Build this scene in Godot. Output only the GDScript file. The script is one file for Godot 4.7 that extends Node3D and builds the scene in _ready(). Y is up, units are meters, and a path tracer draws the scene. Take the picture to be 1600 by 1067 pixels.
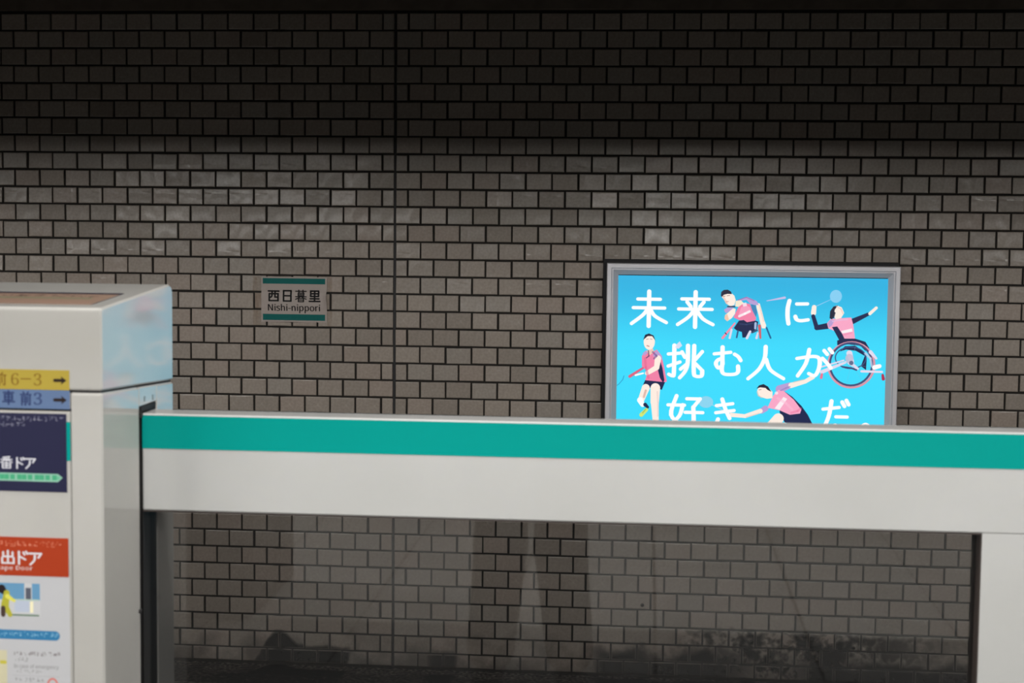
extends Node3D

# Wall plane at z = 0 facing +z, expansion joint at x = 0, platform floor at y = 0.
const PITCH := 0.1            # tile pitch along the wall
const COURSE := 0.0666667     # tile course height
const TILE_TOP := 2.40444     # top of the tiling
const COURSES := 38
const GATE_Z := 3.5054        # front of the sliding screen door
const CAB_Z := 3.6765         # front of the door cabinet
const CAB_X := 0.185          # end face of the door cabinet
const CAB_BACK := 3.343
const ADDED_BOX_LIGHT := 5.1
const FLOOR_LIGHT := 7.5
const ADDED_EDGE_LIGHT := 1.9
const LIGHT_COLOR := Color(1.0, 0.995, 0.985)

var rng := RandomNumberGenerator.new()
var M := {}
var glyphs := {}

func _ready() -> void:
	rng.seed = 4711
	# ---------- camera, air, lights, exposure
	var cam := Camera3D.new()
	cam.name = "camera"
	cam.rotation_order = EULER_ORDER_YXZ
	cam.position = Vector3(0.97192552, 1.6, 5.83088773)
	cam.rotation = Vector3(-0.07449243, 0.08842537, 0.01082277)
	var lens := CameraAttributesPhysical.new()
	lens.frustum_focal_length = 53.985
	lens.frustum_focus_distance = 4.9
	lens.frustum_near = 0.05
	lens.frustum_far = 100.0
	lens.exposure_aperture = 8.0
	cam.attributes = lens
	cam.fov = 25.065
	cam.near = 0.05
	add_child(cam)
	cam.current = true
	var env := Environment.new()
	env.background_mode = Environment.BG_COLOR
	env.background_color = Color(0, 0, 0)
	env.tonemap_mode = Environment.TONE_MAPPER_LINEAR
	env.tonemap_exposure = 1.0
	env.sdfgi_enabled = true
	env.ssao_enabled = true
	env.ssil_enabled = true
	var we := WorldEnvironment.new()
	we.name = "world"
	we.environment = env
	add_child(we)
	make_materials()
	make_glyphs()
	for x in [-5.6, -2.2, 1.2, 4.6]:
		added_box_light(x)
	for x in [-5.1, -2.1, 0.9, 3.9]:
		platform_light(x, 8.3, 2.9, FLOOR_LIGHT)
		platform_light(x, 3.86, 2.6, ADDED_EDGE_LIGHT)  # added low row, unseen, brightening the cabinet top and door front
	# ---------- structure
	room()
	track_wall()
	# ---------- things
	poster_box()
	station_sign()
	gate_cabinet()
	screen_door()
	person()

# =====================================================================  helpers
func mat(c: Color, rough := 0.6, metal := 0.0, spec := 0.5) -> StandardMaterial3D:
	var m := StandardMaterial3D.new()
	m.albedo_color = c
	m.roughness = rough
	m.metallic = metal
	m.metallic_specular = spec
	return m

func lin(r: float, g: float, b: float) -> Color:
	return Color(r, g, b).linear_to_srgb()

func noise_tex(seed_: int, freq: float, lo: Color, hi: Color, size := 256, oct := 4) -> NoiseTexture2D:
	var n := FastNoiseLite.new()
	n.seed = seed_
	n.frequency = freq
	n.fractal_octaves = oct
	var t := NoiseTexture2D.new()
	t.width = size
	t.height = size
	t.seamless = true
	t.noise = n
	var g := Gradient.new()
	g.set_color(0, lo)
	g.set_color(1, hi)
	t.color_ramp = g
	return t

func tri_map(m: StandardMaterial3D, scale_: float) -> StandardMaterial3D:
	m.uv1_triplanar = true
	m.uv1_world_triplanar = true
	m.uv1_scale = Vector3.ONE * scale_
	return m

func make_materials() -> void:
	var fine := noise_tex(3, 0.03, Color(0.90, 0.90, 0.90), Color(1, 1, 1), 256, 5)
	var patch := noise_tex(9, 0.012, Color(0.86, 0.86, 0.86), Color(1, 1, 1), 256, 4)
	var gloss := noise_tex(41, 0.02, Color(0.17, 0.17, 0.17), Color(0.29, 0.29, 0.29), 256, 3)
	var wave := noise_tex(43, 0.008, Color(0, 0, 0), Color(1, 1, 1), 256, 1)
	var grime := grime_texture()
	# wall tiles: a few tones of the same glazed grey-brown
	var tones := [lin(0.430, 0.368, 0.315), lin(0.450, 0.386, 0.330), lin(0.405, 0.350, 0.300), lin(0.422, 0.372, 0.324), lin(0.440, 0.366, 0.312), lin(0.380, 0.326, 0.278)]
	M.tiles = []
	for k in tones.size() + 1:
		var m := mat(tones[k] if k < tones.size() else Color(1, 1, 1), 1.0)
		tri_map(m, 9.0)
		m.roughness_texture = gloss
		m.heightmap_enabled = true
		m.heightmap_texture = wave
		m.heightmap_scale = 0.09
		m.albedo_texture = fine
		m.detail_enabled = true
		m.detail_blend_mode = BaseMaterial3D.BLEND_MODE_MUL
		m.detail_albedo = grime
		m.detail_uv_layer = BaseMaterial3D.DETAIL_UV_2
		m.uv2_triplanar = true
		m.uv2_world_triplanar = true
		m.uv2_scale = Vector3.ONE / 6.0
		m.vertex_color_use_as_albedo = k == tones.size()
		M.tiles.append(m)
	M.tones = tones
	M.mortar = mat(lin(0.022, 0.019, 0.016), 0.95)
	var conc := tri_map(mat(lin(0.34, 0.30, 0.26), 0.9), 5.0)
	conc.albedo_texture = noise_tex(21, 0.035, Color(0.12, 0.12, 0.12), Color(1, 1, 1), 256, 5)
	conc.detail_enabled = true
	conc.detail_blend_mode = BaseMaterial3D.BLEND_MODE_MUL
	conc.detail_albedo = grime
	conc.detail_uv_layer = BaseMaterial3D.DETAIL_UV_2
	conc.uv2_triplanar = true
	conc.uv2_world_triplanar = true
	conc.uv2_scale = Vector3.ONE / 6.0
	M.concrete = conc
	M.frieze = tri_map(mat(lin(0.16, 0.125, 0.10), 0.8), 3.0)
	M.frieze.albedo_texture = patch
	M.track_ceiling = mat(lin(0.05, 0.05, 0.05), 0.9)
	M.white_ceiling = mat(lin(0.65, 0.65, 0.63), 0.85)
	M.beam = mat(lin(0.08, 0.08, 0.078), 0.8)
	M.floor_tile = tri_map(mat(lin(0.60, 0.59, 0.56), 0.5), 4.0)
	M.floor_tile.albedo_texture = noise_tex(31, 0.06, Color(0.8, 0.8, 0.8), Color(1, 1, 1), 256, 5)
	M.edge_tile = tri_map(mat(lin(0.07, 0.068, 0.065), 0.6), 4.0)
	M.band_tile = tri_map(mat(lin(0.26, 0.255, 0.245), 0.5), 4.0)
	M.band_tile.albedo_texture = M.floor_tile.albedo_texture
	M.edge_tile.albedo_texture = M.floor_tile.albedo_texture
	M.floor_joint = mat(lin(0.06, 0.055, 0.05), 0.9)
	M.side_wall = mat(lin(0.12, 0.115, 0.11), 0.6)
	M.dark_tile = mat(lin(0.05, 0.042, 0.036), 0.5)
	M.white_paint = mat(lin(0.458, 0.456, 0.448), 0.05, 0.0, 0.42)
	M.white_paint.albedo_texture = noise_tex(9, 0.012, Color(0.96, 0.96, 0.955), Color(1, 1, 1), 256, 4)
	tri_map(M.white_paint, 0.7)
	M.cabinet_paint = mat(lin(0.445, 0.432, 0.410), 0.05, 0.0, 0.37)
	M.cabinet_paint.albedo_texture = M.white_paint.albedo_texture
	tri_map(M.cabinet_paint, 0.7)
	M.green = mat(lin(0.0, 0.258, 0.228), 0.35, 0.0, 0.25)
	M.rubber = mat(lin(0.012, 0.011, 0.011), 0.6)
	M.gasket = mat(lin(0.035, 0.024, 0.02), 0.55)
	M.slot_dark = mat(lin(0.01, 0.01, 0.01), 0.8)
	M.aluminium = mat(lin(0.80, 0.79, 0.83), 0.42, 0.25)
	M.black_box = mat(lin(0.012, 0.012, 0.014), 0.7)
	M.tape = mat(lin(0.20, 0.15, 0.10), 0.8)
	var g := StandardMaterial3D.new()
	g.albedo_color = Color(0.10, 0.10, 0.10, 0.27)
	g.transparency = BaseMaterial3D.TRANSPARENCY_ALPHA
	g.roughness = 0.02
	g.metallic_specular = 0.5
	M.glass = g
	M.lamp_housing = mat(lin(0.6, 0.6, 0.6), 0.5)
	var lg := mat(Color(0.9, 0.9, 0.9), 0.5)
	lg.emission_enabled = true
	lg.emission = Color(1.0, 0.98, 0.94)
	lg.emission_energy_multiplier = 1.5
	M.lamp_glow = lg

func st_new() -> SurfaceTool:
	var st := SurfaceTool.new()
	st.begin(Mesh.PRIMITIVE_TRIANGLES)
	return st

# one triangle whose front faces along n, whatever the order its corners are given in
func tri(st: SurfaceTool, a: Vector3, b: Vector3, c: Vector3, n: Vector3) -> void:
	var f := (b - a).cross(c - a)
	if f.length_squared() < 1e-18:
		return
	var flip := f.dot(n) > 0.0
	var nn := f.normalized() * (1.0 if flip else -1.0)
	for v in ([a, c, b] if flip else [a, b, c]):
		st.set_normal(nn)
		st.add_vertex(v)

func quad(st: SurfaceTool, a: Vector3, b: Vector3, c: Vector3, d: Vector3, n: Vector3) -> void:
	tri(st, a, b, c, n)
	tri(st, a, c, d, n)

# a box from lo to hi with its edges chamfered by r
func box(st: SurfaceTool, lo: Vector3, hi: Vector3, r := 0.0) -> void:
	var c := (lo + hi) / 2.0
	var h := (hi - lo) / 2.0
	r = minf(r, minf(h.x, minf(h.y, h.z)) * 0.49)
	for ax in 3:
		var u := (ax + 1) % 3
		var v := (ax + 2) % 3
		for s in [-1.0, 1.0]:
			var p := []
			for q in [[-1, -1], [1, -1], [1, 1], [-1, 1]]:
				var w := Vector3.ZERO
				w[ax] = s * h[ax]
				w[u] = q[0] * (h[u] - r)
				w[v] = q[1] * (h[v] - r)
				p.append(c + w)
			var n := Vector3.ZERO
			n[ax] = s
			quad(st, p[0], p[1], p[2], p[3], n)
			if r <= 0.0:
				continue
			for t in [-1.0, 1.0]:           # the chamfer between face ax and face u
				var e := []
				for k in [[0, -1], [1, -1], [1, 1], [0, 1]]:
					var w := Vector3.ZERO
					w[ax] = s * (h[ax] - (r if k[0] else 0.0))
					w[u] = t * (h[u] - (0.0 if k[0] else r))
					w[v] = k[1] * (h[v] - r)
					e.append(c + w)
				var m := Vector3.ZERO
				m[ax] = s
				m[u] = t
				quad(st, e[0], e[1], e[2], e[3], m)
	if r > 0.0:
		for sx in [-1.0, 1.0]:
			for sy in [-1.0, 1.0]:
				for sz in [-1.0, 1.0]:
					var s3 := Vector3(sx, sy, sz)
					tri(st, c + s3 * Vector3(h.x, h.y - r, h.z - r), c + s3 * Vector3(h.x - r, h.y, h.z - r), c + s3 * Vector3(h.x - r, h.y - r, h.z), s3)

# polygon corners rounded by radius r with n steps
func rounded(p: Array, radii: Array, n := 5) -> PackedVector2Array:
	var out := PackedVector2Array()
	for i in p.size():
		var a: Vector2 = p[i - 1]
		var b: Vector2 = p[i]
		var c: Vector2 = p[(i + 1) % p.size()]
		var r: float = radii[i % radii.size()]
		var u := (a - b).normalized() * r
		var v := (c - b).normalized() * r
		for k in n + 1:
			var t := float(k) / n
			out.append(b + u * (1 - t) * (1 - t) + v * t * t)
	return out

# a profile in (z, y) swept along x from x0 to x1, with its rim at x1 chamfered by r
func prism(st: SurfaceTool, prof: PackedVector2Array, x0: float, x1: float, r: float) -> void:
	var c := Vector2.ZERO
	for q in prof:
		c += q / prof.size()
	var ins := PackedVector2Array()
	for i in prof.size():
		var t := (prof[(i + 1) % prof.size()] - prof[i - 1]).normalized()
		var nrm := Vector2(t.y, -t.x)
		if nrm.dot(c - prof[i]) < 0:
			nrm = -nrm
		ins.append(prof[i] + nrm * r)
	for i in prof.size():
		var j := (i + 1) % prof.size()
		var out2 := (prof[i] + prof[j]) / 2.0 - c
		var e := prof[j] - prof[i]
		var n2 := Vector2(e.y, -e.x)
		if n2.dot(out2) < 0:
			n2 = -n2
		var n := Vector3(0, n2.y, n2.x).normalized()
		var a := Vector3(x0, prof[i].y, prof[i].x)
		var b := Vector3(x0, prof[j].y, prof[j].x)
		var d := Vector3(x1 - r, prof[i].y, prof[i].x)
		var f := Vector3(x1 - r, prof[j].y, prof[j].x)
		quad(st, a, b, f, d, n)
		var g := Vector3(x1, ins[i].y, ins[i].x)
		var h := Vector3(x1, ins[j].y, ins[j].x)
		quad(st, d, f, h, g, n + Vector3(1, 0, 0))
		tri(st, g, h, Vector3(x1, c.y, c.x), Vector3(1, 0, 0))
		tri(st, a, b, Vector3(x0, c.y, c.x), Vector3(-1, 0, 0))

func obj(called: String, st: SurfaceTool, m: Material, parent: Node = null) -> MeshInstance3D:
	var o := MeshInstance3D.new()
	o.name = numbered(called, parent if parent else self)
	o.mesh = st.commit()
	o.material_override = m
	(parent if parent else self).add_child(o, true)
	return o

func numbered(called: String, parent: Node) -> String:
	var n := called
	var k := 1
	while parent.has_node(n):
		n = "%s_%03d" % [called, k]
		k += 1
	return n

func bx(called: String, lo: Vector3, hi: Vector3, m: Material, parent: Node = null, r := 0.0) -> MeshInstance3D:
	var st := st_new()
	box(st, lo, hi, r)
	return obj(called, st, m, parent)

func struct(o: Node3D, label := "", category := "") -> Node3D:
	o.set_meta("kind", "structure")
	if label:
		o.set_meta("label", label)
		o.set_meta("category", category)
	return o

func thing(called: String, label: String, category: String, at := Vector3.ZERO, group := "") -> Node3D:
	var o := Node3D.new()
	o.name = numbered(called, self)
	o.position = at
	add_child(o, true)
	o.set_meta("label", label)
	o.set_meta("category", category)
	if group:
		o.set_meta("group", group)
	return o

# =====================================================================  flat print
# A print is drawn on a Canvas in millimetres from its upper left corner.
class Canvas:
	var img: Image
	var k: float
	func _init(w: float, h: float, per_mm: float, c: Color) -> void:
		k = per_mm
		img = Image.create(int(w * k), int(h * k), false, Image.FORMAT_RGBA8)
		img.fill(c)
	func put(x: int, y: int, c: Color, a: float) -> void:
		if a > 0.0:
			img.set_pixel(x, y, img.get_pixel(x, y).lerp(c, minf(a, 1.0)))
	func segment(a: Vector2, b: Vector2, w0: float, w1: float, c: Color, alpha := 1.0) -> void:
		a *= k
		b *= k
		w0 *= k * 0.5
		w1 *= k * 0.5
		var m := maxf(w0, w1) + 1.0
		var d := b - a
		var l2 := maxf(d.length_squared(), 1e-6)
		for y in range(maxi(0, int(minf(a.y, b.y) - m)), mini(img.get_height(), int(maxf(a.y, b.y) + m) + 1)):
			for x in range(maxi(0, int(minf(a.x, b.x) - m)), mini(img.get_width(), int(maxf(a.x, b.x) + m) + 1)):
				var p := Vector2(x + 0.5, y + 0.5)
				var t := clampf((p - a).dot(d) / l2, 0, 1)
				put(x, y, c, alpha * clampf(lerpf(w0, w1, t) - p.distance_to(a + d * t) + 0.5, 0, 1))
	func line(pts: PackedVector2Array, w: float, c: Color, alpha := 1.0) -> void:
		for i in pts.size() - 1:
			segment(pts[i], pts[i + 1], w, w, c, alpha)
	func poly(pts: PackedVector2Array, c: Color, alpha := 1.0) -> void:
		var lo := Vector2(1e9, 1e9)
		var hi := -lo
		for p in pts:
			lo = lo.min(p * k)
			hi = hi.max(p * k)
		for y in range(maxi(0, int(lo.y)), mini(img.get_height(), int(hi.y) + 1)):
			var cover := PackedFloat32Array()
			var x0 := maxi(0, int(lo.x))
			var x1 := mini(img.get_width(), int(hi.x) + 2)
			if x1 <= x0:
				continue
			cover.resize(x1 - x0)
			for s in 4:
				var yy := y + (s + 0.5) / 4.0
				var xs := PackedFloat32Array()
				for i in pts.size():
					var a := pts[i] * k
					var b := pts[(i + 1) % pts.size()] * k
					if (a.y > yy) != (b.y > yy):
						xs.append(a.x + (yy - a.y) / (b.y - a.y) * (b.x - a.x))
				xs.sort()
				for i in range(0, xs.size() - 1, 2):
					for x in range(maxi(x0, int(xs[i])), mini(x1, int(xs[i + 1]) + 1)):
						cover[x - x0] += 0.25 * clampf(minf(xs[i + 1], x + 1.0) - maxf(xs[i], x), 0, 1)
			for x in range(x0, x1):
				put(x, y, c, alpha * cover[x - x0])
	func rect(x: float, y: float, w: float, h: float, c: Color, alpha := 1.0) -> void:
		poly(PackedVector2Array([Vector2(x, y), Vector2(x + w, y), Vector2(x + w, y + h), Vector2(x, y + h)]), c, alpha)
	func disc(at: Vector2, rx: float, ry: float, c: Color, alpha := 1.0) -> void:
		var p := PackedVector2Array()
		for i in 28:
			p.append(at + Vector2(cos(TAU * i / 28) * rx, sin(TAU * i / 28) * ry))
		poly(p, c, alpha)
	func ring(at: Vector2, rx: float, ry: float, w: float, c: Color, alpha := 1.0) -> void:
		var p := PackedVector2Array()
		for i in 37:
			p.append(at + Vector2(cos(TAU * i / 36) * rx, sin(TAU * i / 36) * ry))
		line(p, w, c, alpha)
	# Latin letters: the outline triangles of a TextMesh, filled
	func latin(s: String, font_name: String, x: float, y_base: float, height: float, c: Color, width := 0.0, bold := false, alpha := 1.0) -> void:
		var f := SystemFont.new()
		f.font_names = [font_name]
		if bold:
			f.font_weight = 700
		var t := TextMesh.new()
		t.text = s
		t.font = f
		t.font_size = 64
		t.pixel_size = 0.01
		t.depth = 0.0
		t.curve_step = 1.0
		var arr := t.surface_get_arrays(0)
		var v: PackedVector3Array = arr[Mesh.ARRAY_VERTEX]
		var ix: PackedInt32Array = arr[Mesh.ARRAY_INDEX] if arr[Mesh.ARRAY_INDEX] != null else PackedInt32Array(range(v.size()))
		var lo := Vector3(1e9, 1e9, 0)
		var hi := -lo
		for q in v:
			lo = lo.min(q)
			hi = hi.max(q)
		var sy := height / (hi.y - lo.y)
		var sx := width / (hi.x - lo.x) if width > 0 else sy
		for i in range(0, ix.size() - 2, 3):
			var tri_pts := PackedVector2Array()
			var cz := 0.0
			for j in 3:
				var q := v[ix[i + j]]
				tri_pts.append(Vector2(x + (q.x - lo.x) * sx, y_base - (q.y - lo.y) * sy))
			var e := (tri_pts[1] - tri_pts[0]).cross(tri_pts[2] - tri_pts[0])
			if absf(e) > 1e-7:
				poly(tri_pts, c, alpha)
	func texture() -> ImageTexture:
		return ImageTexture.create_from_image(img)

func pts(s: String) -> PackedVector2Array:
	var out := PackedVector2Array()
	for q in s.strip_edges().split(" ", false):
		var n := q.split(",")
		out.append(Vector2(float(n[0]), float(n[1])))
	return out

func curve(p: PackedVector2Array) -> PackedVector2Array:
	if p.size() < 3:
		return p
	var out := PackedVector2Array()
	for i in p.size() - 1:
		var a := p[maxi(i - 1, 0)]
		var d := p[mini(i + 2, p.size() - 1)]
		for j in 5:
			out.append(p[i].cubic_interpolate(p[i + 1], a, d, j / 5.0))
	out.append(p[p.size() - 1])
	return out

# Characters as pen strokes on a square of 100 by 100; «~» marks a curved stroke.
func make_glyphs() -> void:
	glyphs["未"] = "20,24 80,24|8,48 92,48|50,3 50,98|~47,50 34,68 4,92|~53,50 66,70 97,88"
	glyphs["来"] = "14,22 86,22|6,50 94,50|50,3 50,99|28,30 38,43|72,30 62,43|~47,52 32,72 4,93|~53,52 70,76 97,92"
	glyphs["に"] = "~18,6 12,34 12,70 16,96|46,18 88,17|~42,68 48,80 64,84 92,80"
	glyphs["挑"] = "~20,6 20,80 17,91 6,87|4,30 36,27|4,64 36,52|~57,6 57,54 50,78 36,96|~74,6 74,78 80,91 95,90 97,76|41,24 49,38|54,58 38,72|96,22 78,44|78,56 94,72"
	glyphs["む"] = "8,26 60,20|34,4 34,58|~34,40 20,46 14,58 22,72 34,62 34,46|~34,60 33,80 42,92 72,92 84,84 84,66|~72,26 84,34 92,46"
	glyphs["人"] = "~48,4 46,36 32,68 4,96|~50,40 62,70 96,94"
	glyphs["が"] = "~5,36 46,28 62,36 62,66 52,92 36,86|~36,6 28,52 8,94|~70,34 82,50 92,66|74,8 82,20|87,2 95,14"
	glyphs["好"] = "~26,4 12,62 42,96|~43,32 34,66 5,96|3,32 48,32|54,12 90,12 72,38|~72,38 73,88 60,95|50,54 98,54"
	glyphs["き"] = "14,24 82,17|12,46 88,38|~38,4 52,34 70,62|~22,66 18,82 40,94 70,92"
	glyphs["だ"] = "8,30 62,24|~36,6 28,50 8,96|52,52 90,52|~50,78 58,90 94,88|72,8 80,20|86,3 94,15"
	glyphs["西"] = "4,12 96,12|12,34 88,34 88,92 12,92 12,34|~36,12 36,44 30,60 15,66|62,12 62,62 86,62"
	glyphs["日"] = "18,8 82,8 82,94 18,94 18,8|18,50 82,50"
	glyphs["暮"] = "4,11 96,11|32,2 32,21|68,2 68,21|26,26 74,26 74,48 26,48 26,26|26,37 74,37|4,57 96,57|~46,50 34,64 4,78|~58,57 72,68 96,76|28,70 72,70 72,98 28,98 28,70|28,84 72,84"
	glyphs["里"] = "16,8 84,8 84,52 16,52 16,8|16,30 84,30|50,8 50,94|12,72 88,72|4,94 96,94"
	glyphs["前"] = "28,3 36,16|72,3 62,16|4,22 96,22|16,36 16,97|16,36 48,36 48,97 40,92|16,54 48,54|16,72 48,72|66,36 66,78|87,30 87,94 75,92"
	glyphs["車"] = "10,14 90,14|20,28 80,28 80,66 20,66 20,28|20,47 80,47|4,80 96,80|50,2 50,98"
	glyphs["番"] = "76,4 24,10|8,27 92,27|50,8 50,52|30,12 36,22|70,10 64,22|46,28 6,52|54,28 94,50|20,57 80,57 80,96 20,96 20,57|20,76 80,76|50,57 50,96"
	glyphs["ド"] = "26,6 26,96|26,38 74,62|60,10 68,26|80,4 88,20"
	glyphs["ア"] = "6,14 92,14 72,44|~48,30 44,64 16,96"
	glyphs["出"] = "50,3 50,94|16,14 16,46 84,46 84,14|8,56 8,94 92,94 92,56"
	glyphs["脱"] = "~12,8 12,70 4,96|12,8 38,8 38,94 30,94|12,34 38,34|12,58 38,58|56,4 62,18|90,4 82,18|54,24 94,24 94,50 54,50 54,24|~66,50 60,76 46,94|~80,50 80,84 86,92 98,90 98,78"

func write(cv: Canvas, c: String, x: float, y: float, w: float, h: float, pen: float, col: Color, alpha := 1.0, thin := 0.12) -> void:
	for s in str(glyphs[c]).split("|"):
		var p := pts(s.trim_prefix("~"))
		if s.begins_with("~"):
			p = curve(p)
		for i in p.size():
			p[i] = Vector2(x + p[i].x * w / 100.0, y + p[i].y * h / 100.0)
		for i in p.size() - 1:
			var d := (p[i + 1] - p[i]).normalized()
			var w2: float = pen * (1.0 - thin * absf(d.x))
			cv.segment(p[i], p[i + 1], w2, w2, col, alpha)

# a line of print too small to read in the photograph: a row of tiny pen marks
func small_print(cv: Canvas, x: float, y: float, n: int, size: float, col: Color, alpha: float) -> void:
	var r := RandomNumberGenerator.new()
	r.seed = int(x * 7 + y * 13) + n
	for i in n:
		var o := Vector2(x + i * size * 1.08, y)
		for j in 4:
			var a := o + Vector2(r.randf() * size * 0.9, r.randf() * size)
			var b := (o + Vector2(r.randf() * size * 0.9, a.y - o.y)) if j % 2 else (o + Vector2(a.x - o.x, r.randf() * size))
			cv.segment(a, b, size * 0.12, size * 0.12, col, alpha)

func print_mat(t: Texture2D, rough := 0.4) -> StandardMaterial3D:
	var m := mat(Color(1, 1, 1), rough, 0.0, 0.3)
	m.albedo_texture = t
	m.texture_repeat = false
	return m

# a thin sheet with its print: front face at z, thickness th towards -z
func sheet(called: String, x0: float, y0: float, x1: float, y1: float, z: float, th: float, m: Material, parent: Node) -> MeshInstance3D:
	var st := st_new()
	var c := [Vector3(x0, y1, z), Vector3(x1, y1, z), Vector3(x1, y0, z), Vector3(x0, y0, z)]
	var uv := [Vector2(0, 0), Vector2(1, 0), Vector2(1, 1), Vector2(0, 1)]
	for t in [[0, 1, 2], [0, 2, 3]]:
		for i in t:
			st.set_normal(Vector3(0, 0, 1))
			st.set_uv(uv[i])
			st.add_vertex(c[i])
	for i in 4:
		var j := (i + 1) % 4
		var d := Vector3(0, 0, -th)
		var mid: Vector3 = (c[i] + c[j]) / 2.0 - (c[0] + c[2]) / 2.0
		st.set_uv(uv[i])
		quad(st, c[i], c[j], c[j] + d, c[i] + d, mid)
	return obj(called, st, m, parent)

# =====================================================================  grime
# Water stains and soot on the foot of the track wall, in metres on the wall.
func grime_texture() -> ImageTexture:
	var n := 2048
	var img := Image.create(n, n, false, Image.FORMAT_RGB8)
	img.fill(Color(1, 1, 1))
	var nz := FastNoiseLite.new()
	nz.seed = 77
	nz.frequency = 6.0
	nz.fractal_octaves = 5
	var nf := FastNoiseLite.new()
	nf.seed = 5
	nf.frequency = 30.0
	nf.fractal_octaves = 3
	for j in range(-150, 90):           # rows of the picture from 0.44 m above to 0.26 m below the platform level
		var y := -j * 6.0 / n
		for i in range(-800, 1000):
			var x := i * 6.0 / n
			var a := nz.get_noise_2d(x, y)
			var b := nf.get_noise_2d(x, y)
			var d := 0.0
			# soot creeping up from the ledge everywhere
			d = maxf(d, smoothstep(0.02, -0.16, y + a * 0.10) * 0.42)
			# the tall tarry stain with a pointed top
			var top := lerpf(-0.10, 0.010, smoothstep(-0.56, -0.46, x)) if x < -0.45 else lerpf(0.012, -0.045, smoothstep(-0.45, -0.37, x))
			var inside := smoothstep(-0.57, -0.53, x + a * 0.05) * smoothstep(-0.15, -0.19, x + a * 0.03)
			d = maxf(d, inside * smoothstep(top + 0.012, top - 0.018, y + a * 0.02) * 0.97)
			d = maxf(d, smoothstep(-0.80, -0.60, x) * smoothstep(-0.3, -0.4, x) * smoothstep(-0.105, -0.13, y + a * 0.04) * 0.9)
			# a narrow one
			d = maxf(d, smoothstep(0.11, 0.16, x) * smoothstep(0.27, 0.235, x) * smoothstep(-0.03, -0.08, y + a * 0.03) * 0.85)
			# the wide soft one
			d = maxf(d, smoothstep(0.74, 0.84, x) * smoothstep(1.55, 1.2, x) * smoothstep(0.01, -0.055, y + a * 0.05) * 0.92)
			# patchy soot on the last courses to the right
			var band := smoothstep(1.05, 1.25, x) * smoothstep(2.3, 1.6, x) * smoothstep(0.085, 0.055, y + a * 0.03)
			d = maxf(d, band * clampf(0.55 + a * 1.5 + b * 0.7, 0.0, 0.95))
			d = maxf(d, smoothstep(1.4, 1.7, x) * smoothstep(-0.01, -0.08, y + a * 0.04) * 0.9)
			# the pale crust on the ledge
			if y < -0.13:
				d *= clampf(1.0 - maxf(0.0, b + 0.1) * 0.9, 0.3, 1.0)
			img.set_pixel(posmod(i, n), posmod(j, n), Color(1, 1, 1).lerp(Color(0.07, 0.068, 0.068), clampf(d, 0, 1)))
	# drilled holes
	for q in [Vector2(0.968, 0.160), Vector2(1.770, 0.020), Vector2(1.728, 0.036)]:
		for j in range(-4, 5):
			for i in range(-4, 5):
				var c := Vector2i(int(q.x * n / 6.0) + i, int(-q.y * n / 6.0) + j)
				img.set_pixel(posmod(c.x, n), posmod(c.y, n), img.get_pixel(posmod(c.x, n), posmod(c.y, n)).lerp(Color(0.05, 0.05, 0.05), clampf(2.6 - sqrt(i * i + j * j), 0, 1)))
	# old glue beside the station sign
	for g in [[-0.555, -0.522, 1.20, 1.40, 0.25], [-0.262, -0.246, 1.21, 1.40, 0.18]]:
		for j in range(int(-g[3] * n / 6.0), int(-g[2] * n / 6.0)):
			for i in range(int(g[0] * n / 6.0), int(g[1] * n / 6.0)):
				var e := clampf(g[4] * (0.8 + nz.get_noise_2d(i * 0.02, j * 0.004)), 0, 1)
				img.set_pixel(posmod(i, n), posmod(j, n), Color(1, 1, 1).lerp(Color(0.55, 0.40, 0.25), e))
	return ImageTexture.create_from_image(img)

# =====================================================================  setting
func room() -> void:
	# platform slab and its large floor tiles
	var fl := struct(bx("floor", Vector3(-9, -0.35, 3.2), Vector3(9, -0.006, 11.0), M.floor_joint))
	var st := st_new()
	box(st, Vector3(-0.294, -0.006, -0.294), Vector3(0.294, 0.0, 0.294), 0.002)
	var tile_mesh := st.commit()
	for i in range(-7, 10):
		for k in 11:
			var t := MeshInstance3D.new()
			t.name = numbered("tile", fl)
			t.mesh = tile_mesh
			t.material_override = M.edge_tile if k < 5 else (M.band_tile if k == 5 else M.floor_tile)
			t.position = Vector3(0.12 + i * 0.6, 0, 3.86 + k * 0.6)
			fl.add_child(t, true)
	struct(bx("floor_track", Vector3(-9, -1.5, -0.3), Vector3(9, -1.25, 3.2), M.concrete))
	# concrete ledge at the foot of the tiling
	var st2 := st_new()
	box(st2, Vector3(-9, -1.25, -0.3), Vector3(9, -0.128, 0.75), 0.01)
	struct(obj("floor_ledge", st2, M.concrete))
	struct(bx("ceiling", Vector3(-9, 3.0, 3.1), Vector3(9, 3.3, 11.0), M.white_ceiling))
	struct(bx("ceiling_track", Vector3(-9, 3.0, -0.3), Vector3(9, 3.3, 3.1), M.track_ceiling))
	struct(bx("beam", Vector3(-9, 2.10, 3.12), Vector3(9, 3.0, 3.30), M.beam, null, 0.015))
	struct(bx("wall_left", Vector3(-9.3, -1.5, -0.3), Vector3(-9, 3.3, 11.0), M.side_wall))
	struct(bx("wall_right", Vector3(9, -1.5, -0.3), Vector3(9.3, 3.3, 11.0), M.side_wall))
	struct(bx("wall_front", Vector3(-9, -0.35, 11.0), Vector3(9, 3.3, 11.3), M.side_wall))
	struct(bx("wall_platform_edge", Vector3(-9, -1.25, 3.2), Vector3(9, -0.35, 3.4), M.concrete))
	struct(bx("pillar", Vector3(-1.35, 0, 7.1), Vector3(-0.60, 3.0, 7.85), M.dark_tile, null, 0.02))

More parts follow.
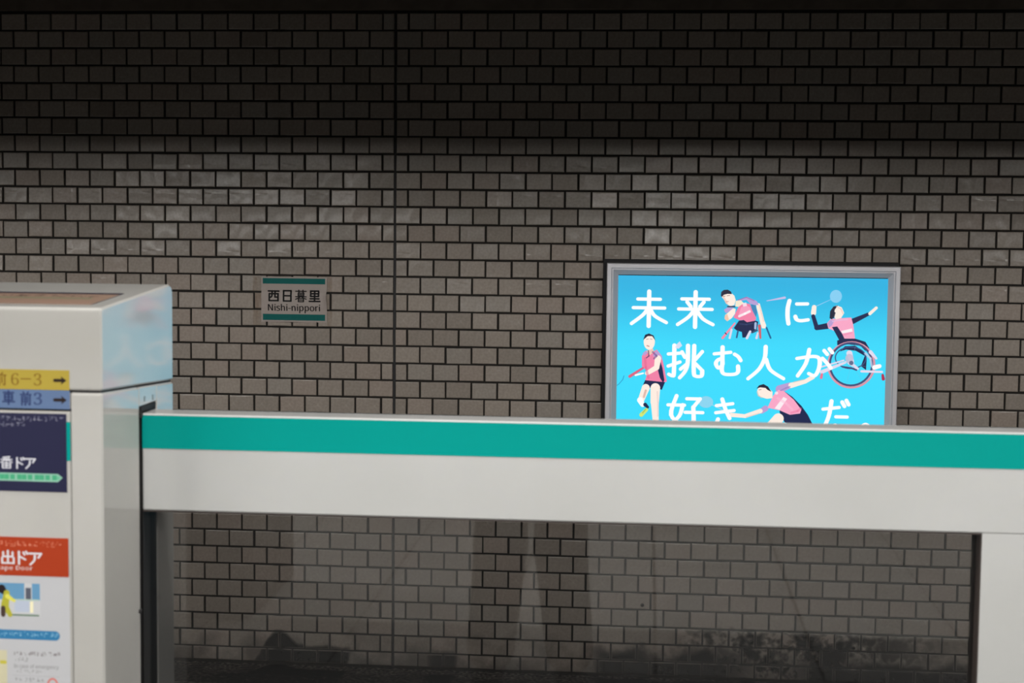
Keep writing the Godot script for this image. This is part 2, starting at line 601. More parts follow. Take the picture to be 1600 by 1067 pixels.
func track_wall() -> void:
	var wall := struct(bx("wall_back", Vector3(-9, -1.3, -0.3), Vector3(9, 3.0, -0.007), M.mortar), "grey brown tiled wall across the track behind the platform doors", "wall")
	# concrete band over the tiling
	struct(bx("trim_1", Vector3(-9, TILE_TOP + 0.008, -0.007), Vector3(9, 3.0, 0.012), M.frieze, null, 0.004))
	var joint := bx("expansion_joint", Vector3(-0.005, -0.128, -0.008), Vector3(0.005, TILE_TOP, -0.0045), M.rubber, wall)
	joint.set_meta("label", "dark upright expansion joint")
	var meshes := {}
	for wd in [0.0927, 0.0908, 0.0408]:
		meshes[wd] = tile_mesh(wd, 0.0594)
	meshes["last"] = tile_mesh(0.0927, 0.049)
	meshes["last_cut"] = tile_mesh(0.0908, 0.049)
	var rest := {}
	for k in meshes:
		rest[k] = []
	for r in COURSES:
		var y := TILE_TOP - (r + 0.5) * COURSE
		var xs := []
		for i in range(-45, 45):
			if r % 2 == 1 and (i == 0 or i == -1):      # cut back along the expansion joint
				xs.append([0.0508 * (1 if i == 0 else -1), 0.0908])
			elif r % 2 == 1:
				xs.append([(i + 0.5) * PITCH, 0.0927])
			elif i != 0:
				xs.append([i * PITCH, 0.0927])
		if r % 2 == 0:
			xs.append([-0.0258, 0.0408])
			xs.append([0.0258, 0.0408])
		for e in xs:
			var x: float = e[0]
			var key = e[1]
			if r == COURSES - 1:
				key = "last" if e[1] > 0.092 else "last_cut"
			var yy := y + (0.005 if r == COURSES - 1 else 0.0)
			var tilt := 0.2 if r >= 14 and r <= 18 and x > -0.62 and x < -0.2 else 1.0      # flatter under the pasted sign
			var b := Basis.from_euler(Vector3(rng.randfn() * 0.019 * tilt, rng.randfn() * 0.015 * tilt, rng.randfn() * 0.004))
			var at := Vector3(x + rng.randfn() * 0.0006, yy + rng.randfn() * 0.0005, rng.randfn() * 0.0007 * tilt)
			var tone := rng.randi_range(0, M.tones.size() - 1)
			if r >= 10 and r <= 21 and x > -1.58 and x < 0.82:
				var t := MeshInstance3D.new()
				t.name = numbered("tile", wall)
				t.mesh = meshes[key]
				t.material_override = M.tiles[tone]
				t.transform = Transform3D(b, at)
				wall.add_child(t, true)
			else:
				rest[key].append([Transform3D(b, at), M.tones[tone].srgb_to_linear()])
	var field := Node3D.new()
	for k in rest:
		if rest[k].is_empty():
			continue
		var mm := MultiMesh.new()
		mm.transform_format = MultiMesh.TRANSFORM_3D
		mm.use_colors = true
		mm.mesh = meshes[k]
		mm.instance_count = rest[k].size()
		for i in rest[k].size():
			mm.set_instance_transform(i, rest[k][i][0])
			mm.set_instance_color(i, rest[k][i][1])
		var mi := MultiMeshInstance3D.new()
		mi.name = numbered("tile_field", wall)
		mi.multimesh = mm
		mi.material_override = M.tiles[M.tones.size()]
		mi.set_meta("kind", "stuff")
		wall.add_child(mi, true)

# a glazed tile: cushioned face, chamfered rim, sides back to the mortar
func tile_mesh(w: float, h: float) -> ArrayMesh:
	var st := st_new()
	var rings := []
	for q in [[0.0, -0.0072], [0.0, -0.0018], [0.0011, -0.0005], [0.0032, 0.0]]:
		var a: float = w / 2 - q[0]
		var b: float = h / 2 - q[0]
		rings.append([Vector3(-a, -b, q[1]), Vector3(a, -b, q[1]), Vector3(a, b, q[1]), Vector3(-a, b, q[1])])
	for k in 3:
		for i in 4:
			var j := (i + 1) % 4
			var m: Vector3 = (rings[k][i] + rings[k][j]) / 2.0
			quad(st, rings[k][i], rings[k][j], rings[k + 1][j], rings[k + 1][i], Vector3(m.x, m.y, 0.02))
	quad(st, rings[3][0], rings[3][1], rings[3][2], rings[3][3], Vector3(0, 0, 1))
	return st.commit()

func area(parent: Node3D, size: Vector2, energy: float, at: Vector3, turn: Vector3, c: Color) -> void:
	var l := AreaLight3D.new()
	l.name = "glow"
	l.area_size = size
	l.light_energy = energy
	l.light_color = c
	l.area_range = 20.0
	l.area_attenuation = 2.0
	l.shadow_enabled = true
	l.position = at
	l.rotation = turn
	parent.add_child(l)

# an added, unseen box light over the platform, facing the track to light the wall
func added_box_light(x: float) -> void:
	var t := thing("added_box_light", "added opal box light out of view over the platform, lighting the tiled wall", "added light", Vector3(x, 2.53, 6.3), "added opal lights over the platform")
	bx("housing", Vector3(-1.25, -0.29, 0.0), Vector3(1.25, 0.29, 0.08), M.lamp_housing, t, 0.01)
	bx("diffuser", Vector3(-1.2, -0.27, -0.03), Vector3(1.2, 0.27, 0.0), M.lamp_glow, t, 0.012)
	for s in [-1.0, 1.0]:
		bx("hanger", Vector3(s * 0.9 - 0.01, 0.28, 0.03), Vector3(s * 0.9 + 0.01, 0.47, 0.05), M.lamp_housing, t)
	area(t, Vector2(2.4, 0.54), ADDED_BOX_LIGHT, Vector3(0, 0, -0.04), Vector3(0, 0, 0), LIGHT_COLOR)

func platform_light(x: float, z: float, y: float, energy: float) -> void:
	var t := thing("ceiling_light", "long fluorescent ceiling light over the platform floor" if y > 2.85 else "added unseen light hung low above the white platform doors", "ceiling light", Vector3(x, y, z), "fluorescent lights over the platform" if y > 2.85 else "added lights over the platform doors")
	bx("housing", Vector3(-0.65, 0.0, -0.16), Vector3(0.65, 0.1, 0.16), M.lamp_housing, t, 0.01)
	bx("diffuser", Vector3(-0.6, -0.03, -0.13), Vector3(0.6, 0.0, 0.13), M.lamp_glow, t, 0.012)
	if y < 2.85:
		for s in [-1.0, 1.0]:
			bx("hanger", Vector3(s * 0.5 - 0.01, 0.09, -0.01), Vector3(s * 0.5 + 0.01, 3.0 - y, 0.01), M.lamp_housing, t)
	area(t, Vector2(1.2, 0.26), energy, Vector3(0, -0.04, 0), Vector3(-PI / 2, 0, 0), LIGHT_COLOR)

# =====================================================================  poster light box
func poster_box() -> void:
	var t := thing("poster_lightbox", "glowing light box on the tiled wall with a cyan badminton poster", "poster", Vector3(0, 0, 0))
	var x0 := 0.8155
	var x1 := 1.8925
	var y1 := 1.4690
	var y0 := 0.6790
	bx("back_box", Vector3(x0 - 0.016, y0 - 0.016, 0.002), Vector3(x1 + 0.004, y1 + 0.014, 0.03), M.black_box, t, 0.002)
	# mitred frame: outer flange, groove, inner bevel
	var prof := [Vector2(0, 0.025), Vector2(0, 0.087), Vector2(0.003, 0.09), Vector2(0.0165, 0.09), Vector2(0.0185, 0.088), Vector2(0.0185, 0.083), Vector2(0.0205, 0.083), Vector2(0.0215, 0.087), Vector2(0.024, 0.087), Vector2(0.0425, 0.072), Vector2(0.0425, 0.060)]
	var corners := [Vector2(x0, y0), Vector2(x1, y0), Vector2(x1, y1), Vector2(x0, y1)]
	var dirs := [Vector2(1, 1), Vector2(-1, 1), Vector2(-1, -1), Vector2(1, -1)]
	for s in 4:
		var e := (s + 1) % 4
		var st := st_new()
		for i in prof.size() - 1:
			var a: Vector2 = corners[s] + dirs[s] * prof[i].x
			var b: Vector2 = corners[e] + dirs[e] * prof[i].x
			var c: Vector2 = corners[e] + dirs[e] * prof[i + 1].x
			var d: Vector2 = corners[s] + dirs[s] * prof[i + 1].x
			var inward: Vector2 = Vector2((corners[s] + corners[e]) / 2.0 - Vector2((x0 + x1) / 2, (y0 + y1) / 2)).normalized()
			var dz: float = prof[i + 1].y - prof[i].y
			var dx: float = prof[i + 1].x - prof[i].x
			var n := Vector3(inward.x * dz, inward.y * dz, dx)
			quad(st, Vector3(a.x, a.y, prof[i].y), Vector3(b.x, b.y, prof[i].y), Vector3(c.x, c.y, prof[i + 1].y), Vector3(d.x, d.y, prof[i + 1].y), n)
		obj("frame_rail", st, M.aluminium, t)
	var px0 := 0.857
	var py1 := 1.4236
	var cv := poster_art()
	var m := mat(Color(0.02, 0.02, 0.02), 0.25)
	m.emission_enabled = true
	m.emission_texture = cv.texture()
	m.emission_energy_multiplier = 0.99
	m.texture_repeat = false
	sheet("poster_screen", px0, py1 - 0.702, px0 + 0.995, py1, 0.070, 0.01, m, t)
	var l := AreaLight3D.new()
	l.name = "glow"
	l.area_size = Vector2(0.99, 0.70)
	l.light_energy = 0.10
	l.light_color = Color(0.35, 0.82, 1.0)
	l.area_range = 12.0
	l.area_attenuation = 2.0
	l.shadow_enabled = true
	l.position = Vector3(px0 + 0.4975, py1 - 0.351, 0.092)
	l.rotation = Vector3(0, PI, 0)
	t.add_child(l)

func poster_art() -> Canvas:
	var W := 995.0
	var H := 702.0
	var cv := Canvas.new(W, H, 1.1, Color8(58, 216, 255))
	for y in cv.img.get_height():           # backlight falloff painted in: the ground runs from sky blue to cyan
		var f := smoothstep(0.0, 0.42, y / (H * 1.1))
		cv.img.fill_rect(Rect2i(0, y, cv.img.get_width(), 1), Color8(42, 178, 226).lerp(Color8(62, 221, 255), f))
	var white := Color(1, 1, 1)
	var skin := Color8(255, 238, 226)
	var shade := Color8(236, 200, 186)
	var pink := Color8(243, 130, 168)
	var rose := Color8(250, 168, 200)
	var lilac := Color8(186, 160, 214)
	var navy := Color8(28, 38, 78)
	var hair := Color8(34, 36, 58)
	var red := Color8(214, 96, 104)
	var silver := Color8(226, 220, 240)
	# the seated player beside the first line
	var steel := Color8(70, 120, 172)
	cv.poly(pts("493.5,102.6 510,99.9 517.7,130.8 513.4,147.5 498.7,121.5"), steel, 0.8)
	cv.poly(pts("512.2,95.1 526.4,97.3 536.6,130.5 544.3,158.9 551.8,177.9 549.7,189.8 536.7,190.1 529.2,168.7 522.7,140.2 515,114.1"), skin)
	cv.line(pts("525.4,104.5 534.3,135.3 542,163.7"), 4, shade, 0.55)
	cv.poly(pts("467.5,95.8 491.1,100.2 498.7,121.5 514.7,152.3 510.2,164.3 492.6,166.9 478.5,168.4 468.9,160.2 454.7,161.6 430.9,151.2 438.7,132 447.8,112.8"), pink)
	cv.poly(pts("458.4,112.6 477.1,105.2 491.4,112.1 496.5,131.1 470.8,141 449.6,141.4"), rose, 0.8)
	cv.poly(pts("440.2,89.1 478.7,73 515.6,89.1 523,103.3 506.5,103.6 491.1,99 476.7,85 456.7,88.8"), lilac)
	cv.line(pts("446,86.6 476.4,75.4 505,86.9"), 4, Color8(156, 110, 176), 0.7)
	cv.poly(pts("437.8,89.1 456.6,86.4 467.5,97 448.9,111.6 435.9,109.4"), Color8(246, 232, 208))
	cv.poly(pts("462.8,98.3 476.8,93.3 479.5,107.5 465.4,110.1"), white, 0.7)
	cv.line(pts("452,146.1 473.1,136.2 489.4,127.6"), 9, white, 0.8)
	cv.poly(pts("384.2,64.9 405.3,59.8 423.1,61.9 432.7,70.1 437.8,86.7 433.4,104.7 418.2,109.7 403.8,100.4 394.1,85 386.3,75.6"), skin)
	cv.poly(pts("386.7,70.8 391.3,68.4 406,92 411,106.2 401.4,99.2 394.1,85"), shade, 0.8)
	cv.line(pts("391.4,73.1 398.5,71.8"), 3, Color8(150, 116, 110), 0.7)
	cv.line(pts("405.6,70.5 415,69.2"), 3, Color8(150, 116, 110), 0.7)
	cv.line(pts("402.5,93.2 410.7,91.9"), 3, Color8(206, 130, 130), 0.7)
	cv.poly(pts("382.7,70.9 384,56.5 393.3,49.3 407.4,47.9 419.4,54.8 423.1,64.3 407.8,63.3 393.7,67.1 385.8,75.6"), hair)
	cv.line(pts("408.8,111 434.7,110.6"), 5, Color8(60, 58, 84))
	cv.poly(pts("394.8,123.2 406.5,114.6 431.3,114.2 424.4,122.7 402.2,136.2"), lilac)
	cv.poly(pts("400,142.2 429,116.7 438.5,118.9 436.5,136.8 425,153.7 407.6,165.9 397.9,156.5"), skin)
	cv.poly(pts("398.8,144.6 407,137.3 414.5,158.7 407.6,165.9 397.9,156.5"), Color8(240, 190, 160), 0.8)
	cv.poly(pts("451.2,162.8 468.9,160.2 480.8,168.3 512.5,161.8 522,165.3 518,194 498.2,206.2 479.7,224.5 465.6,225.9 462.7,204.4 444.9,200 432.9,190.6"), navy)
	cv.line(pts("455,174.7 478.7,176.7 502.1,171.5"), 5, Color8(58, 72, 116), 0.6)
	cv.segment(Vector2(436.1, 172.6), Vector2(392.3, 228.3), 6, 9, Color8(250, 140, 166))
	cv.segment(Vector2(401.4, 209.1), Vector2(406.2, 213.8), 3, 3, navy)
	cv.segment(Vector2(424.8, 196.7), Vector2(418.3, 227.9), 8, 8, silver)
	cv.segment(Vector2(448.5, 201.1), Vector2(444.3, 225.1), 6, 6, Color8(50, 90, 140))
	cv.segment(Vector2(493.4, 202.7), Vector2(482.1, 226.8), 9, 10, silver)
	cv.segment(Vector2(500.6, 207.4), Vector2(519.2, 197.5), 4, 5, Color8(60, 66, 100))
	cv.segment(Vector2(527.1, 180.7), Vector2(531.7, 225.9), 11, 7, red)
	cv.segment(Vector2(521.8, 207), Vector2(517.5, 226.2), 6, 9, silver)
	cv.segment(Vector2(512.7, 171.4), Vector2(512, 190.5), 9, 8, Color8(170, 190, 228))
	cv.segment(Vector2(553.2, 187.4), Vector2(569.3, 225.3), 6, 6, Color8(30, 100, 150))
	# the racket whose handle meets the third character
	cv.segment(Vector2(552, 87.4), Vector2(617.5, 74.5), 3, 9, Color8(196, 190, 232))
	# the standing player at the edge
	cv.line(pts("-4.9,418.6 9.3,408.7 23.5,391.5 28,376.9"), 2, Color8(40, 130, 190))
	cv.segment(Vector2(101.8, 344.1), Vector2(49.6, 378.9), 8, 11, Color8(222, 100, 130))
	cv.segment(Vector2(71.1, 373.6), Vector2(99.7, 365.8), 7, 6, white)
	cv.poly(pts("93.8,300.9 105.5,281.4 124.7,290.7 148.4,275.8 167.9,299.5 175.6,333.1 188.7,395.4 160.2,405.7 107.4,392.2 116.4,358.3 94.5,339.4"), pink)
	cv.poly(pts("146,278.3 165.4,297.1 173,316.3 156.1,309.3 134.5,300.1"), lilac)
	cv.poly(pts("96.1,291.2 110.2,278.9 115.1,288.4 101,300.7"), lilac)
	cv.poly(pts("161,314.1 171.1,345.2 179.1,390.8 174.5,400.5 162.2,381.5 154.5,352.7"), navy)
	cv.poly(pts("110.2,281.3 134,271.3 139,285.6 122.5,297.9"), shade)
	cv.disc(Vector2(120.4, 247.4), 21, 30, skin)
	cv.poly(pts("97.6,240.6 104.4,221.3 118.7,216.2 135.5,223.2 143,242.2 130.8,225.6 114.1,225.9"), hair)
	cv.segment(Vector2(153.7, 309.4), Vector2(149.6, 343.2), 24, 20, skin)
	cv.segment(Vector2(149.6, 343.2), Vector2(114.1, 365.5), 20, 16, skin)
	cv.poly(pts("107.4,392.2 181.6,398 170.2,427.2 150.9,420.3 95.9,419"), navy)
	cv.segment(Vector2(110.3, 421.1), Vector2(94.2, 465), 30, 24, skin)
	cv.segment(Vector2(89.5, 467.5), Vector2(99.4, 484.2), 22, 18, white)
	cv.segment(Vector2(108.9, 484), Vector2(118.7, 493.5), 14, 10, navy)
	cv.segment(Vector2(114.1, 503.3), Vector2(95.2, 523), 13, 15, Color8(212, 232, 120))
	cv.segment(Vector2(146.1, 420.4), Vector2(144.7, 473.6), 36, 32, skin)
	cv.segment(Vector2(144.7, 473.6), Vector2(151.2, 570.3), 30, 20, skin)
	cv.segment(Vector2(151.2, 570.3), Vector2(149.7, 623.6), 20, 18, skin)
	cv.line(pts("109.5,238 116.6,236.7"), 3, Color8(160, 130, 124), 0.6)
	cv.line(pts("123.8,236.6 131,237.6"), 3, Color8(160, 130, 124), 0.6)
	cv.line(pts("112.3,262 119.5,264.3"), 4, Color8(176, 110, 110), 0.7)
	cv.line(pts("117.4,281.2 120.1,300.4 110.7,307.8"), 4, Color8(70, 50, 90), 0.7)
	cv.line(pts("134.2,285.7 148.8,299.9 139.4,309.7"), 7, Color8(110, 80, 140), 0.6)
	cv.line(pts("106,310.3 108.9,343.9 119.2,382.3"), 9, Color8(226, 100, 140), 0.5)
	cv.line(pts("110.4,430.8 103.7,455.1"), 8, Color8(206, 150, 136), 0.6)
	cv.line(pts("153.6,434.7 156.6,473.3 157.6,526.5"), 6, Color8(240, 214, 208), 0.8)
	cv.line(pts("134.1,415.8 145.9,408.3"), 3, white, 0.7)
	cv.line(pts("99.9,515.7 111.6,500.9"), 4, Color8(150, 180, 90), 0.7)
	# the wheelchair player reaching back on the right
	cv.disc(Vector2(804.5, 67), 22, 24, Color8(150, 212, 246), 0.85)
	cv.segment(Vector2(735.4, 103.6), Vector2(786.1, 79.1), 3, 2, Color8(150, 205, 245))
	cv.segment(Vector2(724.3, 129.9), Vector2(726.1, 108.5), 19, 17, skin)
	cv.segment(Vector2(723.5, 141.8), Vector2(737.4, 184.3), 14, 16, navy)
	cv.segment(Vector2(737.4, 184.3), Vector2(779.3, 176.5), 18, 22, navy)
	cv.segment(Vector2(867.6, 158.5), Vector2(922.7, 131.5), 20, 12, navy)
	cv.segment(Vector2(929.6, 129), Vector2(952.3, 107.4), 12, 11, skin)
	cv.poly(pts("774.4,167.1 788,150.3 862.5,144.3 870.2,170.3 878.7,224.7 860.4,239.3 832.3,237.4 812.6,199.7 779.6,186"), rose)
	cv.poly(pts("793.5,181 812.1,178.4 831.5,206.5 843.9,232.5 822.9,232.8"), navy)
	cv.poly(pts("776.7,167.1 785.8,155 802.1,154.8 793.3,173.9 781.8,183.6"), lilac)
	cv.poly(pts("826.5,194.7 865.9,184.6 868.6,196.4 831.4,204.2"), white, 0.85)
	cv.poly(pts("789.8,128.9 791.6,109.9 807.7,100.1 826.5,107 836.4,128.1 825.3,147.3 806.7,152.3"), skin)
	cv.poly(pts("783.3,148 784.9,121.8 796.2,105.1 812.4,100.1 801.1,116.8 799.4,138.2 792.7,152.6"), hair)
	cv.poly(pts("813.4,230.6 834.3,223.1 878.6,222.4 916.2,233.6 930.8,257.1 917.1,266.8 898,248.2 855.9,244.1 813.9,247.3"), navy)
	cv.poly(pts("823.9,270.9 842,251.5 879.3,248.5 905.5,267 922.6,295.2 921.4,338.1 902.4,324.2 915.3,285.9 882.2,267.4 847,263.3"), navy)
	cv.ring(Vector2(867.2, 320.1), 84, 84, 8, Color8(222, 150, 168))
	cv.ring(Vector2(866, 317.7), 77, 79, 7, Color8(66, 76, 118))
	cv.ring(Vector2(864.2, 293.9), 56, 40, 4, Color8(60, 80, 130))
	cv.segment(Vector2(760.3, 348.3), Vector2(845.9, 310.9), 14, 9, silver)
	cv.segment(Vector2(759.8, 329.2), Vector2(838.8, 303.9), 6, 6, silver)
	cv.segment(Vector2(859.1, 277.4), Vector2(869.3, 310.5), 22, 16, silver)
	cv.segment(Vector2(860, 310.7), Vector2(891, 333.9), 16, 9, silver)
	cv.segment(Vector2(905.2, 343.2), Vector2(979.8, 344.1), 9, 8, silver)
	cv.segment(Vector2(935.9, 271.2), Vector2(957.5, 294.6), 14, 8, silver)
	cv.segment(Vector2(951.4, 328), Vector2(969.9, 322.9), 17, 15, white)
	cv.segment(Vector2(760.5, 357.9), Vector2(758.5, 369.9), 9, 10, Color8(236, 120, 150))
	cv.segment(Vector2(982.5, 356), Vector2(985.2, 370.2), 9, 12, Color8(180, 50, 80))
	cv.line(pts("791.9,121.7 801.4,128.7 797.2,145.4"), 6, hair, 0.8)
	cv.line(pts("807.8,104.9 824.4,114.1 831.8,130.6"), 4, Color8(240, 200, 190), 0.8)
	cv.line(pts("836.2,208.8 864,201.2"), 7, Color8(246, 140, 180), 0.6)
	cv.line(pts("795.2,159.6 820.8,154.5 848.7,151.7"), 5, Color8(236, 190, 224), 0.8)
	for k in 8:
		var q := TAU * k / 8.0 + 0.2
		var hub := Vector2(867.1, 315.3)
		cv.segment(hub, hub + Vector2(cos(q), sin(q)) * 74, 1.2, 1.2, Color8(120, 190, 226), 0.6)
	cv.disc(Vector2(859.6, 296.4), 15, 17, Color8(196, 190, 214), 0.9)
	cv.disc(Vector2(867, 312.9), 8, 8, Color8(90, 96, 130), 0.9)
	cv.line(pts("834.7,327.8 867.5,332 886.4,338.8"), 6, Color8(60, 72, 116))
	cv.line(pts("917.4,276.3 936.5,295 942,323.4"), 8, Color8(206, 210, 236), 0.8)
	# the lunging player on the last line
	cv.segment(Vector2(606.8, 415.9), Vector2(644.1, 400.8), 30, 22, lilac)
	cv.segment(Vector2(648.8, 400.7), Vector2(700.2, 385.3), 20, 15, skin)
	cv.segment(Vector2(700.2, 385.3), Vector2(728, 368.1), 15, 16, skin)
	cv.segment(Vector2(556.5, 489), Vector2(542.6, 498.9), 22, 20, lilac)
	cv.segment(Vector2(537.8, 499), Vector2(481.4, 519.5), 17, 15, skin)
	cv.segment(Vector2(481.4, 519.5), Vector2(429.2, 515.8), 14, 16, skin)
	cv.poly(pts("623.4,422.8 654.6,443.7 688.3,476.6 712.7,509.6 732.4,547.6 695,558.1 628.6,540.3 608.8,502.3"), navy)
	cv.poly(pts("563.5,486.4 583.7,440.4 602.1,418.4 623.4,422.8 659.5,453.2 688.7,491 684.3,505.5 646.7,511.1 608.6,495.1"), rose)
	cv.poly(pts("589.6,488.3 621.6,444.4 635.9,451.3 608.6,492.7"), white, 0.8)
	cv.disc(Vector2(595.3, 430.6), 7, 6, white, 0.6)
	cv.poly(pts("524.3,422.4 531,405.5 557,405 581,426.1 581.6,450 560.4,452.9 536.6,446.2 527,436.8"), skin)
	cv.poly(pts("521.7,415.3 530.9,403.1 547.3,398 564.1,407.2 576.3,426.1 562,419.2 554.8,412.2 535.8,410.2"), hair)
	cv.poly(pts("608.7,497.5 639.7,511.2 689.1,510.2 712.9,519.2 732.4,547.6 738.1,585.9 676.9,587.3 633.3,540.2"), navy)
	cv.segment(Vector2(604.6, 526.4), Vector2(572.3, 560.8), 40, 34, skin)
	cv.segment(Vector2(572.3, 560.8), Vector2(582.7, 599.1), 32, 26, skin)
	cv.line(pts("524.4,427.2 529.4,441.5 541.4,448.5"), 5, shade, 0.6)
	cv.line(pts("531.3,419.9 538.4,418.5"), 3, Color8(150, 120, 116), 0.7)
	cv.line(pts("611.6,420.6 630.2,410.7 644.2,405.6"), 5, Color8(150, 126, 190), 0.6)
	cv.line(pts("651.3,503.8 674.7,496.1 686.2,486.2"), 8, Color8(240, 120, 160), 0.5)
	cv.line(pts("600.5,449.6 631.6,468.2 655.7,491.7"), 9, Color8(255, 190, 214), 0.5)
	cv.line(pts("657.9,388.6 695.3,378.3"), 4, shade, 0.6)
	cv.line(pts("486.3,523 533.3,507.5"), 4, shade, 0.6)
	cv.line(pts("581.6,551 605.1,545.6 628.7,545.1"), 8, Color8(252, 226, 206), 0.9)
	cv.disc(Vector2(335.5, 469.6), 27, 22, Color8(150, 214, 240), 0.9)
	cv.segment(Vector2(357.1, 478.8), Vector2(424.3, 511.1), 3, 4, Color8(160, 215, 240))
	# the slogan
	var pen := 16.5
	for g in [["未", 38.3, 46.1, 195.6, 199.4], ["来", 209.9, 46, 368.8, 198.9], ["に", 609.4, 71.5, 721.9, 183.1], ["挑", 177.8, 242.7, 332.5, 394.1], ["む", 344.3, 249.6, 479.3, 381.4], ["人", 474.7, 244.7, 635, 393], ["が", 651.5, 251.1, 813.3, 379.9], ["好", 181.2, 435, 336.2, 575.1], ["き", 353.1, 444.1, 460, 583.8], ["だ", 750.4, 440.5, 877, 584.1]]:
		write(cv, g[0], g[1] + 9, g[2] + 9, g[3] - g[1] - 18, g[4] - g[2] - 18, pen, white, 1.0, 0.24)
	cv.ring(Vector2(925, 552.9), 14, 14, 8, white)
	cv.poly(pts("221.9,255.3 233.6,243.1 243.4,259.7 229.3,272 217.4,267.4"), Color8(232, 226, 246), 0.9)
	return cv

# =====================================================================  station name sticker
func station_sign() -> void:
	var x0 := -0.5197
	var x1 := -0.2622
	var y1 := 1.3978
	var y0 := 1.2238
	var W := (x1 - x0) * 1000
	var H := (y1 - y0) * 1000
	var cv := Canvas.new(W, H, 2.6, Color8(180, 168, 161))
	cv.rect(6, 5, 244, 21.5, Color8(0, 102, 98))
	cv.rect(6, 143.5, 244, 23.5, Color8(0, 102, 98))
	var ink := Color8(16, 13, 15)
	var k := 0
	for c in ["西", "日", "暮", "里"]:
		write(cv, c, 25.5 + k * 53.6, 49.5, 45, 46, 6.8 if k != 2 else 4.6, ink)
		k += 1
	for q in [0.0, 1.1]:
		cv.latin("Nishi-nippori", "Droid Sans", 25.5 + q, 139, 35, ink, 204)
	var m := print_mat(cv.texture(), 0.5)
	var t := thing("station_sign", "paper station name sticker with two green bands pasted on the tiled wall", "sign")
	var st := st_new()
	var nx := 52
	var ny := 36
	for j in ny + 1:
		for i in nx + 1:
			var u := float(i) / nx
			var v := float(j) / ny
			var x := lerpf(x0, x1, u)
			var y := lerpf(y1, y0, v)
			# the paper dips into the joints of the tiling and lifts off at its right and lower edges
			var r := (TILE_TOP - y) / COURSE
			var dr: float = absf(r - roundf(r)) * COURSE
			var odd := int(floorf(r)) % 2
			var q := x / PITCH + (0.0 if odd == 1 else 0.5)
			var dc: float = absf(q - roundf(q)) * PITCH
			var z := 0.0034 - 0.0022 * exp(-dr * dr / 0.00003) - 0.0022 * exp(-dc * dc / 0.00003)
			z += 0.010 * smoothstep(0.93, 1.0, u) * exp(-pow((v - 0.5) / 0.16, 2))
			z += 0.008 * smoothstep(0.95, 1.0, v) * exp(-pow((u - 0.45) / 0.13, 2))
			z += 0.003 * smoothstep(0.06, 0.0, u) * (0.5 + 0.5 * sin(v * 19.0))
			x -= 0.003 * smoothstep(0.93, 1.0, u) * exp(-pow((v - 0.42) / 0.12, 2))
			st.set_uv(Vector2(u, v))
			st.add_vertex(Vector3(x, y, z))
	for j in ny:
		for i in nx:
			var a := j * (nx + 1) + i
			for ix in [a, a + 1, a + nx + 2, a, a + nx + 2, a + nx + 1]:
				st.add_index(ix)
	st.generate_normals()
	obj("sticker_sheet", st, m, t)

